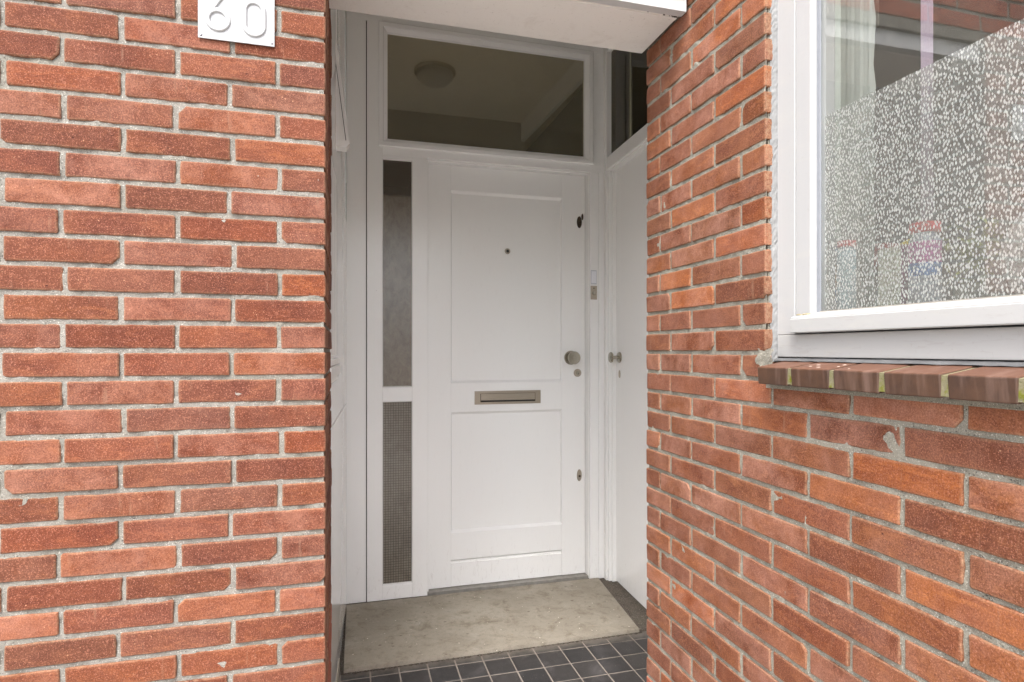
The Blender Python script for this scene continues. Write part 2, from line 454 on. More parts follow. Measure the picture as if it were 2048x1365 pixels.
def vnoise(U, Z, seed, cell):
    r = np.random.default_rng(seed); G = r.random((256, 256))
    a = U / cell + 500; b = Z / cell + 500
    i = np.floor(a).astype(int); k = np.floor(b).astype(int); fa = a - i; fb = b - k
    fa = fa * fa * (3 - 2 * fa); fb = fb * fb * (3 - 2 * fb)
    g = lambda x, y: G[x % 256, y % 256]
    return (g(i, k) * (1 - fa) * (1 - fb) + g(i + 1, k) * fa * (1 - fb) + g(i, k + 1) * (1 - fa) * fb + g(i + 1, k + 1) * fa * fb) - .5

def mortar_grid(name, rects, mp, mat, parent, step=.006, base=-.0041, seed=3):
    V, F = [], []
    for (u0, u1, z0, z1) in rects:
        nu = max(2, int((u1 - u0) / step) + 1); nz = max(2, int((z1 - z0) / step) + 1)
        U, Z = np.meshgrid(np.linspace(u0, u1, nu), np.linspace(z0, z1, nz))
        N = base + vnoise(U, Z, seed, .035) * .0042 + vnoise(U, Z, seed + 1, .012) * .0038
        b = len(V)
        V += [mp(float(u), float(n), float(z)) for u, n, z in zip(U.ravel(), N.ravel(), Z.ravel())]
        for r in range(nz - 1):
            o = b + r * nu
            F += [(o + c, o + c + 1, o + nu + c + 1, o + nu + c) for c in range(nu - 1)]
    me = bpy.data.meshes.new(name); me.from_pydata(V, [], F); me.update()
    me.polygons.foreach_set('use_smooth', [True] * len(F))
    return link(name, me, mat, parent)

XL = -.054          # right end of the left wall
YL = 1.4842         # its face
XR = .933           # face of the right wall
YE = 1.754          # far end of the right wall

# ---- left wall (face towards the viewer), with the brickwork above the lintel
lw = thing('brick_wall', 'red brick wall filling the left side, beneath and beside the house number plate', 'brick wall', (-.6, YL + .2, 0))
mpL = lambda u, n, z: (u, YL - n, z)
W = Wall(lw, mpL, MORTAR_L)
xj = -.3697
visible = []
for r in range(-22, 30):
    z0 = ZC + r * P + BJ; z1 = ZC + (r + 1) * P - BJ
    own = -14 <= r <= 13 + 3
    top = z0 > 2.352
    if r % 2 == 0:
        js = [xj + (i if i != 1 else .955) * SB for i in range(-5, 2)]
    else:
        js = [xj + (i + .5) * SB for i in range(-5, 1)]
    # each joint wanders a few millimetres from the pattern
    edges = [j + random.gauss(0, .003) for j in js] + [XL - VJ * -1]
    if top:
        extra = []
        x = js[-1] + SB
        while x < 1.25: extra.append(x); x += SB
        edges = [j for j in js] + extra
    for k, (a, b) in enumerate(zip(edges, edges[1:])):
        last = (k == len(edges) - 2)
        u0 = a + VJ * random.uniform(.8, 1.3); u1 = (b - VJ * random.uniform(.8, 1.3)) if (not last or top) else XL
        vis = own and u1 > -1.12 and not (top and u0 > .0)
        d = .09
        if last and not top: d = .212 if r % 2 == 0 else .102
        col = None
        if r == 11 and k == 2: col = lin(204, 136, 92)
        if r == 9 and abs(u0 + .60) < .12: col = lin(176, 92, 62)
        if r % 2 == 0 and last and not top and random.random() < .3: col = random.choice([lin(180, 98, 72), lin(172, 94, 70)])
        W.brick(u0, u1, z0, z1, d, own=vis, col=col, orange=.03)
    # the side face of the opening (stretchers behind the corner bricks)
    if not top:
        mpS = lambda u, n, z: (XL + n, u, z)
        y = YL + (.212 if r % 2 == 0 else .102) + .011
        while y < 1.96:
            y2 = min(y + .21, 1.985)
            W.brick(y, y2, z0, z1, .05, own=own and r > -14, mp=mpS)
            y = y2 + .011
W.finish()
mortar_grid('mortar', [(-1.55, XL - .004, 0.0, 2.36), (-1.55, 1.3, 2.362, 3.2)], mpL, MORTAR_L, lw)
bm = BM()
bx(bm, -1.55, XL - .0045, YL + .012, 1.985, 0, 2.36)
bx(bm, -1.55, 1.6, YL + .012, 1.76, 2.3625, 3.24)
obj('masonry_core', bm, MORTAR_L, lw)

# ---- right wall (face towards -X), with window opening
rw = thing('brick_wall', 'red brick wall receding on the right, carrying the window and its brick sill', 'brick wall', (XR + .2, .9, 0))
mpR = lambda u, n, z: (XR - n, u, z)
W2 = Wall(rw, mpR, MORTAR_R)
yj = 1.6046; YW = 1.182; ZB = ZC - .09 * P
for r in range(-22, 30):
    z0 = ZB + r * P + BJ; z1 = ZB + (r + 1) * P - BJ
    if r % 2 == 0: js = [YE, yj] + [yj - i * SB for i in range(1, 13)]
    else: js = [YE, 1.668, yj + SB / 2 - SB, yj + SB / 2 - 2 * SB] + [yj + SB / 2 - i * SB for i in range(3, 13)]
    stop = YW if r >= -1 else -1.1
    for k, (a, b) in enumerate(zip(js, js[1:])):
        if a <= stop + .02: break
        u1 = a - (VJ * random.uniform(.8, 1.2) if k else 0)
        cut = b < stop + .02
        u0 = stop if cut else b + VJ * random.uniform(.8, 1.2)
        own = (-17 <= r <= 17) and u1 > .50 and z1 > .30
        # bloom is heavier near the porch, cleaner and more orange beside the window
        if a > 1.45: bloom, orange = random.choice([.55, .75, .9, .4]), .12
        elif z0 > 1.3: bloom, orange = random.choice([.0, .1, .3, .5]), .38
        else: bloom, orange = random.choice([.1, .3, .5, .75, .35]), .16
        dep = .102 if k == 0 else .09
        o_ = W2.brick(u0, u1, z0, z1, dep, own=own, bloom=bloom, orange=orange)
        if o_ is not None: o_.color = (o_.color[0] * 1.24, o_.color[1] * 1.36, o_.color[2] * 1.15, bloom)
        if cut: break
W2.finish()
mortar_grid('mortar', [(YW, YE - .004, 0, 3.2), (-1.1, YW, 0, 1.2885)], mpR, MORTAR_R, rw, seed=11)
bm = BM()
bx(bm, XR + .012, XR + .115, YW + .004, YE - .004, 0, 3.24)
bx(bm, XR + .0121, XR + .115, -1.1, YW + .004, 0, 1.2885)
bx(bm, XR + .0121, XR + .115, -1.1, -.42, 1.2886, 3.24)
bx(bm, XR + .0122, XR + .115, -.42, YW + .004, 2.62, 3.24)
obj('masonry_core', bm, MORTAR_R, rw)
# sill: dark glazed bricks laid on the slope, mossy joints
sj = [1.155, 1.050, .9375, .826, .713, .602, .49, .378, .266, .154, .042, -.07, -.182, -.294, -.40]
XF = .886
def slope_brick(y0, y1, bev=.003):
    bm = BM()
    bx(bm, XF, .968, y0, y1, 1.273, 1.3115, bev=0)
    for v in bm.verts:
        v.co.z += (v.co.x - XF) * .17
        if v.co.z < 1.30: v.co.x += .003
    bmesh.ops.bevel(bm, geom=list(bm.edges), offset=bev, segments=3, affect='EDGES', profile=.5)
    return bm
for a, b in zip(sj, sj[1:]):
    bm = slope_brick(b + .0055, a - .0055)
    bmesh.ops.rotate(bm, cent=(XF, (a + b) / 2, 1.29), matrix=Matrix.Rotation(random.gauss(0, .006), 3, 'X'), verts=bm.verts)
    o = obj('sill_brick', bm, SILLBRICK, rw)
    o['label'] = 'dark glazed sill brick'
for b in sj[1:-1]:
    bm = BM(); bx(bm, XF + .0035, .966, b - .0065, b + .0065, 1.2765, 1.309)
    for v in bm.verts: v.co.z += (v.co.x - XF) * .17
    obj('sill_joint', bm, MOSS, rw)
# bedding mortar under the sill and ragged filler at its left end
box('sill_bed', MORTAR_R, rw, XR - .002, 1.0, -.42, 1.176, 1.262, 1.2805)
bm = BM(); bmesh.ops.create_grid(bm, x_segments=10, y_segments=10, size=.5)
for v in bm.verts:
    u, t = v.co.x + .5, v.co.y + .5
    y = 1.152 + u * .052; z = 1.3125 + t * .037
    v.co = (XR - .002 + .004 * math.sin(u * 9 + t * 7) - .006 * (1 - t), y, z + .004 * math.sin(u * 8))
obj('sill_end_filler', bm, MORTAR_R, rw, smooth=True)

# ------------------------------------------------------------------ ground, porch floor
gr = struct(box('ground', PAVE, None, -40, 40, -40, 60, -.3, -.03))
fl = struct(obj('floor', (lambda b: (bx(b, -.62, 1.55, 1.5, 3.36, -.03, -.0011), b)[1])(BM()), GROUT))
T = .1195; tx0 = .0852; ty0 = 2.530
gt = .0024
for j in range(-2, 9):
    for i in range(-6, 13):
        x0 = tx0 + i * T; y1 = ty0 - j * T
        x1, y0 = x0 + T, y1 - T
        if y1 > 2.72 or y0 < 1.50 or x1 > 1.56 or x0 < -.62: continue
        bm = BM(); dz = random.gauss(0, .0004)
        bx(bm, x0 + gt, x1 - gt, y0 + gt, y1 - gt, -.012, 0 + dz, bev=.0012, seg=1)
        obj('tile', bm, TILE, fl)

sb = BM()
vs = [(-.0215, 2.577), (1.338, 2.584), (1.407, 3.232), (-.0125, 3.2345)]
lo = [sb.verts.new((x, y, .002)) for x, y in vs]; hi = [sb.verts.new((x, y, .020)) for x, y in vs]
for i in range(4): sb.faces.new((lo[i], lo[(i + 1) % 4], hi[(i + 1) % 4], hi[i]))
sb.faces.new(lo[::-1]); sb.faces.new(hi)
bmesh.ops.bevel(sb, geom=list(sb.edges), offset=.0025, segments=2, affect='EDGES')
slab = obj('doorstep_slab', sb, SLAB)
tag(slab, 'flat worn beige slab lying on the porch floor in front of the white door', 'doorstep')
# dark concrete strip right of the slab and mortar fillet in front
cs = BM()
vs = [(1.30, 2.592), (1.50, 2.60), (1.56, 3.36), (1.40, 3.36)]
lo = [cs.verts.new((x, y, .0)) for x, y in vs]; hi = [cs.verts.new((x, y, .011)) for x, y in vs]
for i in range(4): cs.faces.new((lo[i], lo[(i + 1) % 4], hi[(i + 1) % 4], hi[i]))
cs.faces.new(lo[::-1]); cs.faces.new(hi)
obj('concrete_strip', cs, CONC, fl)
box('bedding', CONC, fl, -.05, 1.40, 2.60, 3.36, -.0032, .0015)
fb = BM()
for k in range(60):
    x = -.02 + k * 1.36 / 59
    bmesh.ops.create_cone(fb, cap_ends=True, segments=6, radius1=.012 + random.random() * .006, radius2=.004, depth=.010,
                          matrix=Matrix.Translation((x, 2.586 + random.gauss(0, .002) + .007 * k / 59, .004)))
obj('mortar_fillet', fb, CONC, fl, smooth=True)
# leaf crumbs and paint flakes on the slab
CR = simple('debris', lin(150, 124, 84)[:3], .9); CR2 = simple('pale_chip', lin(232, 224, 206)[:3], .8)
def crumbs(n, mat, name, s):
    b = BM()
    for _ in range(n):
        x = random.uniform(.0, 1.36); y = 2.6 + abs(random.gauss(0, .28)) if random.random() < .5 else random.uniform(2.6, 3.2)
        if y > 3.22 or x > 1.33 + (y - 2.584) * .1: continue
        r = random.uniform(.4, 1) * s
        bmesh.ops.create_icosphere(b, subdivisions=1, radius=r, matrix=Matrix.Translation((x, y, .0205)) @ Matrix.Rotation(random.random() * 6, 4, 'Z') @ Matrix.Diagonal((1.6, .8, .35, 1)))
    o = obj(name, b, mat); stuff(o); return o
tag(crumbs(90, CR, 'leaf_crumbs', .0022), 'dark crumbs of dirt scattered over the doorstep slab', 'debris')
tag(crumbs(60, CR2, 'paint_flakes', .0026), 'tiny pale flakes scattered over the doorstep slab', 'debris')

# ------------------------------------------------------------------ lintel and porch shell
lt = thing('lintel', 'white painted slab spanning the porch opening above the door', 'lintel', (.44, 1.63, 2.318))
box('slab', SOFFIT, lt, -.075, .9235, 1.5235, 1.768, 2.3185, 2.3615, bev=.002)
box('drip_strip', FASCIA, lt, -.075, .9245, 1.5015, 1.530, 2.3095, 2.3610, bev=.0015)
box('inner_strip', SOFFIT, lt, -.074, .922, 1.548, 1.560, 2.3155, 2.322, bev=.001)
bm = BM()
for k in range(40):
    t = random.random()
    bmesh.ops.create_icosphere(bm, subdivisions=1, radius=random.uniform(.0012, .004),
        matrix=Matrix.Translation((.905 + random.gauss(0, .010) - (t > .6) * random.random() * .1, 1.535 + random.gauss(0, .01), 2.3175)) @ Matrix.Diagonal((1.8, 1, .5, 1)))
stuff(obj('dirt_crumbs', bm, BRONZE, lt))
struct(box('porch_ceiling', CEIL, None, -.6, 3.2, 1.50, 7.2, 3.241, 3.34))
cl = thing('ceiling_lamp', 'round glass lamp on the porch ceiling, mirrored in the pane above the door', 'lamp', (.56, 2.5, 3.24))
bm = BM(); lathe(bm, (.56, 2.5, 3.2405), (0, 0, -1), [(.13, 0), (.14, .004), (.14, .02), (.125, .024)]); obj('base', bm, STEEL_K, cl, True)
bm = BM(); lathe(bm, (.56, 2.5, 3.2165), (0, 0, -1), [(.122, 0), (.12, .03), (.09, .06), (.04, .078), (.001, .08)]); obj('shade', bm, ENAMEL, cl, True)
# right return: room wall behind the brick, to the porch
pw = thing('porch_wall', 'plain return wall behind the right brick pier', 'wall', (1.2, 1.8, 0))
box('return', CEIL, pw, XR + .118, 1.62, 1.66, 1.7535, 0, 3.24)

# ------------------------------------------------------------------ left side panelling (slanting a little)
SHL = (.0467, 3.235); SHR = (.045, 3.2)
sp = thing('side_window', 'white panelled side window frame squeezed beside the left brick pier', 'window frame', (-.1, 2.6, 0))
box('lower_panel', WHITE_SIDE, sp, -.09, -.012, 1.99, 3.234, .006, 1.0735, bev=.0012, shear=SHL)
box('upper_panel', WHITE_SIDE, sp, -.09, -.0122, 1.99, 3.234, 1.0765, 2.02, bev=.0015, shear=SHL)
box('seam', DARKGAP, sp, -.09, -.016, 1.99, 3.234, 1.0725, 1.0775, shear=SHL)
box('head_panel', WHITE_SIDE, sp, -.09, -.016, 1.99, 3.2345, 2.0215, 3.24, bev=.001, shear=SHL)
bm = BM(); bx(bm, -.06, .0035, 1.995, 2.48, 1.255, 1.292, bev=.003); bx(bm, -.06, -.001, 1.995, 2.47, 1.297, 1.318, bev=.003)
bx(bm, -.06, -.007, 1.995, 2.465, 1.235, 1.25, bev=.002); obj('ledge', bm, WHITE, sp, shear=SHL)
bm = BM(); bx(bm, -.06, -.0095, 1.995, 2.25, 1.33, 2.019, bev=.001); bx(bm, -.06, -.0105, 2.27, 2.45, 1.33, 2.019, bev=.001); obj('mullion', bm, WHITE, sp, shear=SHL)
bm = BM(); prism(bm, [(-.12, 2.90), (-.049, 2.90), (-.049, 2.60), (.0030, 2.186), (-.0107, 2.170), (-.12, 2.170)], 2.5, 2.56)
bmesh.ops.bevel(bm, geom=list(bm.edges), offset=.0015, segments=1, affect='EDGES'); obj('vent_casement', bm, WHITE, sp)
bm = BM(); prism(bm, [(-.0637, 2.594), (-.0617, 2.594), (-.0110, 2.198), (-.0130, 2.196)], 2.4985, 2.501); obj('casement_seam', bm, DARKGAP, sp)
box('plinth', simple('stone_plinth', lin(176, 168, 150)[:3], .45, 0, 20, .1), sp, -.09, -.0090, 1.99, 2.62, -.002, .052, bev=.003, shear=SHL)
box('floor_batten', simple('grey_batten', lin(128, 120, 108)[:3], .6, 0, 20, .2), sp, -.09, -.006, 1.99, 2.60, -.002, .018, bev=.002, shear=SHL)

# ------------------------------------------------------------------ door wall
F0 = 3.235; FB = 3.33
df = thing('door_frame', 'white wooden door frame with narrow sidelights and a wide pane above', 'door frame', (.72, 3.28, 0))
def fr(name, x0, x1, z0, z1, y=F0, yb=FB, bev=.002, mat=WHITE, par=None): return box(name, mat, par or df, x0, x1, y, yb, z0, z1, bev=bev)
fr('board', -.0125, .0868, .021, 3.24, F0 + .003)
box('gap', DARKGAP, df, .0860, .0925, F0 + .012, FB, .021, 3.12)
fr('stile', .0915, .172, .021, 3.12)                      # left of sidelight
fr('stile', .3285, .410, .021, 2.39)                      # between sidelight and door
fr('stile', 1.3575, 1.400, .012, 2.39, F0 + .0004)
fr('bottom_rail', .1721, .3284, .021, .098, F0 + .001, mat=WHITE_H)
fr('rail', .1721, .3284, 1.0745, 1.1515, F0 + .001, mat=WHITE_H)
fr('transom_bar', .1721, 1.4601, 2.3905, 2.437, F0 + .0008, mat=WHITE_H)
fr('transom_bar', .1721, .3284, 2.3710, 2.3904, F0 + .001, mat=WHITE_H)
fr('head', .0, 1.50, 3.0925, 3.24, F0 + .0012, mat=WHITE_H)
box('cornice', WHITE_H, df, -.012, 1.44, 3.2215, 3.2340, 3.123, 3.152, bev=.002)
fr('stile', .1722, .178, 2.437, 3.0924, F0 + .001, bev=0)
fr('stile', 1.375, 1.4600, 2.4372, 3.0924, F0 + .001)
# beads round the panes
def bead(x0, x1, z0, z1, wd, y0, y1, mat=WHITE, parts=4):
    b = BM()
    bx(b, x0, x0 + wd, y0, y1, z0, z1, bev=.0025); bx(b, x1 - wd, x1, y0 + .0002, y1, z0, z1, bev=.0025)
    bx(b, x0 + wd * .6, x1 - wd * .6, y0 + .0006, y1, z0, z0 + wd, bev=.0025); bx(b, x0 + wd * .6, x1 - wd * .6, y0 + .0006, y1, z1 - wd, z1, bev=.0025)
    return obj('glazing_bead', b, mat, df)
# transom casement: outer moulding and inner chamfer
tb = BM()
def frame_ring(bm, o, i, yo, yi):
    (x0, x1, z0, z1), (a0, a1, c0, c1) = o, i
    O = [bm.verts.new(p) for p in ((x0, yo, z0), (x1, yo, z0), (x1, yo, z1), (x0, yo, z1))]
    I = [bm.verts.new(p) for p in ((a0, yi, c0), (a1, yi, c0), (a1, yi, c1), (a0, yi, c1))]
    for k in range(4): bm.faces.new((O[k], O[(k + 1) % 4], I[(k + 1) % 4], I[k]))
def rings(name, steps, mat=WHITE):
    b = BM()
    for s1, s2 in zip(steps, steps[1:]): frame_ring(b, s1[0], s2[0], s1[1], s2[1])
    return obj(name, b, mat, df)
def rect(x0, x1, z0, z1, d): return (x0 + d, x1 - d, z0 + d, z1 - d)
o = (.152, 1.374, 2.432, 3.092)
rings('transom_casement', [(rect(*o, 0), F0 + .004), (rect(*o, 0), F0 - .010), (rect(*o, .004), F0 - .014), (rect(*o, .024), F0 - .012), (rect(*o, .026), F0 - .004),
       (rect(*o, .030), F0 - .002), (rect(*o, .046), F0 + .006), (rect(*o, .048), F0 + .026)])
rings('sidelight_bead', [((.168, .3325, 1.148, 2.376), F0 + .0005), ((.1725, .3285, 1.153, 2.371), F0 + .004), ((.1765, .3255, 1.158, 2.367), F0 + .018)])
rings('sidelight_bead', [((.168, .3325, .094, 1.0785), F0 + .0005), ((.1725, .3285, .0985, 1.0745), F0 + .004), ((.1765, .3255, .1025, 1.0705), F0 + .018)])

gp = box('transom_pane', GLASS_H, df, .19, 1.335, F0 + .024, F0 + .0245, 2.47, 3.05)

def mottled_glass():
    m = M('textured_reflection_glass'); g = m.geo()
    z = m.n('ShaderNodeSeparateXYZ'); m.l(g, z.inputs[0])
    n = m.noise(m.geo((1.6, 1.6, 1)), 17, 7, .78, .6); f = m.noise(g, 300, 3, .8)
    c = m.mix(m.ramp(n, .35, .7), lin(138, 127, 110), lin(92, 82, 70))  # mottled greys: pane texture, with dark reflections painted into the colour
    c = m.mix(m.ramp(f, .35, .7, 0, .5), c, lin(140, 134, 126))
    df_ = m.n('ShaderNodeBsdfDiffuse'); m.l(c, df_.inputs[0])
    gl = m.n('ShaderNodeBsdfGlossy'); gl.inputs['Roughness'].default_value = .10; m.l(m.bump(f, .35, .002), gl.inputs['Normal'])
    tr = m.n('ShaderNodeBsdfTransparent'); tr.inputs[0].default_value = (.85, .83, .78, 1)
    opa = m.ramp(z.outputs[2], 2.19, 2.17, .30, .86)  # opacity step paints the edge of the mirrored dark area near the top
    a = m.n('ShaderNodeMixShader'); m.l(opa, a.inputs[0]); m.l(tr.outputs[0], a.inputs[1]); m.l(df_.outputs[0], a.inputs[2])
    b = m.n('ShaderNodeMixShader'); b.inputs[0].default_value = .08; m.l(a.outputs[0], b.inputs[1]); m.l(gl.outputs[0], b.inputs[2])
    return m.done(b.outputs[0])
def wired_glass():
    m = M('wired_glass'); g = m.geo()
    br = m.n('ShaderNodeTexBrick'); br.offset = 0; br.inputs['Scale'].default_value = 1
    cmb = m.n('ShaderNodeCombineXYZ'); s = m.n('ShaderNodeSeparateXYZ'); m.l(g, s.inputs[0])
    m.l(s.outputs[0], cmb.inputs[0]); m.l(s.outputs[2], cmb.inputs[1]); m.l(cmb.outputs[0], br.inputs[0])
    br.inputs['Brick Width'].default_value = .0135; br.inputs['Row Height'].default_value = .0135
    br.inputs['Mortar Size'].default_value = .0016; br.inputs['Mortar Smooth'].default_value = .3
    n = m.noise(m.geo((1, 1, .5)), 14, 5, .7, 2.)
    rp = m.n('ShaderNodeTexWave'); rp.wave_type = 'BANDS'; rp.bands_direction = 'Z'; rp.inputs['Scale'].default_value = 12; rp.inputs['Distortion'].default_value = 3.0; rp.inputs['Detail'].default_value = 3
    m.l(g, rp.inputs[0])
    c = m.mix(m.ramp(n, .35, .7), lin(140, 133, 120), lin(112, 105, 94))
    c = m.mix(m.math('MULTIPLY', rp.outputs['Fac'], .5), c, lin(132, 124, 112))
    c = m.mix(m.ramp(m.noise(g, 500, 2), .4, .7, 0, .4), c, lin(56, 50, 46))
    c = m.mix(m.math('MULTIPLY', br.outputs['Fac'], .8), c, lin(60, 54, 48))
    b = m.bump(m.noise(g, 120, 2), .3, .002)
    return m.done(m.bsdf(c, .2, bump=b))
MOTT = mottled_glass(); WIRED = wired_glass()
box('sidelight_pane', MOTT, df, .170, .331, F0 + .016, F0 + .0165, 1.155, 2.372)
box('sidelight_pane', WIRED, df, .170, .331, F0 + .016, F0 + .0165, .098, 1.073)
box('pane_backing', DARKIN, df, .165, .335, F0 + .06, F0 + .065, .09, 1.08)
box('threshold', simple('threshold_stone', lin(150, 146, 138)[:3], .5, 0, 40, .3), df, .4105, 1.357, 3.262, FB + .03, .004, .0255, bev=.002)
# right hand frame mouldings
fr('moulding', 1.4004, 1.4135, .012, 2.3903, F0 + .006)
fr('moulding', 1.414, 1.4600, .012, 2.3903, F0 + .001)
# door stop strips (rebate) between frame and leaf
fr('stop', .4101, .4215, .026, 2.3903, F0 + .040)
fr('stop', 1.3535, 1.3574, .026, 2.3903, F0 + .020)
fr('stop', .4102, 1.357, 2.3835, 2.3904, F0 + .030, mat=WHITE_H)

# ------------------------------------------------------------------ front door
D0 = 3.300
fd = thing('front_door', 'white panelled front door with round knob and letter slot', 'door', (.888, 3.32, .026))
box('leaf', WHITE, fd, .4235, 1.3515, D0 + .018, D0 + .05, .0285, 2.382)
for x0, x1 in ((.4235, .549), (1.206, 1.3515)): box('stile', WHITE, fd, x0, x1, D0, D0 + .0175, .0285, 2.382, bev=.0016)
box('top_rail', WHITE_H, fd, .5492, 1.2058, D0 + .0003, D0 + .0175, 2.243, 2.3818, bev=.0012)
box('lock_rail', WHITE_H, fd, .5492, 1.2058, D0 + .0003, D0 + .0175, 1.003, 1.1655, bev=.0012)
box('bottom_rail', WHITE_H, fd, .5492, 1.2058, D0 + .0003, D0 + .0175, .178, .328, bev=.0012)
box('weather_board', WHITE_H, fd, .5492, 1.2058, D0 + .001, D0 + .0175, .0285, .158, bev=.003)
b = BM(); prism(b, [(0, 0)] * 0 or [(.5492, .158), (1.2058, .158), (1.2058, .1695), (.5492, .1695)], D0 + .009, D0 + .0175); obj('groove_fillet', b, WHITE_H, fd)
box('panel', WHITE, fd, .5495, 1.2055, D0 + .0145, D0 + .0172, 1.1775, 2.2305, bev=.0006)
box('panel', WHITE, fd, .5495, 1.2055, D0 + .0145, D0 + .0172, .340, .9915, bev=.0006)
def chamf(z, up, w_=.0135):
    b = BM(); z2 = z + (w_ if up else -w_)
    vs = [b.verts.new(p) for p in ((.5492, D0 + .0005, z), (1.2058, D0 + .0005, z), (1.2058, D0 + .0144, z2), (.5492, D0 + .0144, z2))]
    b.faces.new(vs); obj('panel_moulding', b, WHITE_H, fd)
chamf(1.1655, True); chamf(2.243, False); chamf(.328, True); chamf(1.003, False)
def chv(x, z0, z1, s):
    b = BM(); x2 = x + s * .006
    vs = [b.verts.new(p) for p in ((x, D0 + .0005, z0), (x2, D0 + .0144, z0), (x2, D0 + .0144, z1), (x, D0 + .0005, z1))]
    b.faces.new(vs); obj('panel_moulding', b, WHITE, fd)
for z0, z1 in ((1.1655, 2.243), (.328, 1.003)): chv(.549, z0, z1, 1); chv(1.206, z0, z1, -1)
# letter slot
ls = BM(); bx(ls, .683, 1.074, D0 - .0055, D0 - .0005, 1.043, 1.119, bev=.0015); lsp = obj('letter_slot', ls, STEEL_W, fd)
box('recess', BRONZE, lsp, .716, 1.041, D0 - .0062, D0 - .0050, 1.056, 1.1045)
b = BM(); bx(b, .719, 1.038, D0 - .0105, D0 - .006, 1.066, 1.1030, bev=.001); obj('flap', b, STEEL_W, lsp)
box('flap_shadow_gap', BLACK, lsp, .722, 1.036, D0 - .0075, D0 - .006, 1.058, 1.0655)
# knob
kb = BM(); lathe(kb, (1.262, D0, 1.306), (0, -1, 0), [(.0415, 0), (.0415, .004), (.038, .008), (.016, .010), (.014, .030), (.022, .036), (.034, .042), (.0375, .050), (.0375, .060), (.034, .066), (.012, .0685)])
obj('knob', kb, STEEL_K, fd, False)
kb = BM(); lathe(kb, (1.304, D0, 1.216), (0, -1, 0), [(.0235, 0), (.0235, .004), (.020, .008), (.014, .009)]); cy = obj('lock_rose', kb, STEEL_W, fd)
kb = BM(); lathe(kb, (1.304, D0 - .009, 1.216), (0, -1, 0), [(.0125, 0), (.012, .004), (.004, .0045)]); obj('cylinder', kb, STEEL_K, cy)
box('keyway', BLACK, cy, 1.3030, 1.3055, D0 - .0145, D0 - .0130, 1.207, 1.218)
kb = BM(); lathe(kb, (.876, D0, 1.917), (0, -1, 0), [(.0165, 0), (.0155, .003), (.009, .0035)]); pk = obj('peephole', kb, STEEL_W, fd)
kb = BM(); lathe(kb, (.876, D0 - .0035, 1.917), (0, -1, 0), [(.0085, 0), (.006, .001), (.001, .0015)], 20); obj('lens', kb, BLACK, pk)
for z, nm in ((2.108, 'upper_key_cover'), (.61, 'lower_key_cover')):
    kb = BM(); lathe(kb, (1.316, D0, z), (0, -1, 0), [(.020, 0), (.018, .004), (.001, .005)], 28, sc=(.80, 1.75)); ee = obj('key_cover', kb, BRONZE if z > 1 else STEEL_W, fd)
    if z > 1: ee['label'] = 'dark tarnished oval key cover'
    kb = BM(); lathe(kb, (1.316, D0 - .004, z - .004), (0, -1, 0), [(.007, 0), (.006, .004), (.001, .005)], 16); obj('boss', kb, BRONZE, ee)
kb = BM(); lathe(kb, (1.3345, D0, 2.140), (0, -1, 0), [(.006, 0), (.006, .004), (.001, .005)], 16, sc=(1, 3.2)); obj('catch', kb, BRONZE, fd)

# doorbell
db = thing('doorbell', 'small metal doorbell under a white name label on the frame by the door', 'doorbell', (1.379, F0, 1.69))
b = BM(); bx(b, 1.359, 1.399, F0 - .006, F0 - .0005, 1.646, 1.726, bev=.0025); obj('back_plate', b, STEEL_W, db)
b = BM(); lathe(b, (1.379, F0 - .006, 1.683), (0, -1, 0), [(.0125, 0), (.012, .003), (.008, .0035), (.0075, .006), (.001, .0065)], 28); obj('button', b, STEEL_K, db)
b = BM(); lathe(b, (1.379, F0 - .006, 1.712), (0, -1, 0), [(.004, 0), (.003, .001)], 14); obj('screw', b, BRONZE, db)
b = BM(); bx(b, 1.361, 1.397, F0 - .004, F0 - .0005, 1.735, 1.817, bev=.001); obj('label_holder', b, simple('label_plastic', (.60, .62, .66), .3), db)
box('name_label', simple('label_paper', (.85, .86, .9), .4, 0, 200, .08), db, 1.364, 1.394, F0 - .0046, F0 - .0041, 1.742, 1.811)

# ------------------------------------------------------------------ side door on the right, slanting
sf = thing('side_door_frame', 'white frame of the side door with a dark pane above', 'door frame', (1.5, 2.6, 0))
def sbx(name, x0, x1, y0, y1, z0, z1, mat=WHITE, bev=.002, par=None): return box(name, mat, par or sf, x0, x1, y0, y1, z0, z1, bev=bev, shear=SHR)
sbx('post', 1.4425, 1.56, 3.196, 3.2345, .012, 3.24)
sbx('stop', 1.4535, 1.56, 3.182, 3.1955, .012, 2.3965)
sbx('stop', 1.470, 1.56, 3.168, 3.1815, .012, 2.3875)
sbx('transom_bar', 1.4440, 1.58, 1.76, 3.1955, 2.398, 2.470)
sbx('lining', 1.4600, 1.58, 1.76, 3.1955, 2.3875, 2.3979)
sbx('head', 1.4440, 1.58, 1.76, 3.1955, 3.085, 3.24)
b = BM(); prism(b, [(0, 0)] * 0 or [(1.462, 3.084), (1.462, 3.03), (1.530, 3.084)], 3.15, 3.1955)
sbx('pane', 1.4745, 1.4755, 1.76, 3.195, 2.470, 3.085, GLASS_S, 0)
sbx('inner_frame', 1.50, 1.53, 3.06, 3.19, 2.471, 3.084, HALLWALL, 0)
b.free()
sdn = thing('side_door', 'flat white side door with a small knob, seen at a steep angle behind the right pier', 'door', (1.52, 2.6, 0))
sbx('leaf', 1.4935, 1.54, 1.9, 3.178, .018, 2.3865, WHITE, .002, sdn)
b = BM(); lathe(b, (1.4935, 3.118, 1.309), (-1, 0, 0), [(.031, 0), (.031, .004), (.027, .009), (.010, .011), (.009, .040), (.022, .046), (.030, .050), (.031, .056), (.027, .061), (.008, .063)])
obj('knob', b, STEEL_K, sdn, shear=SHR)
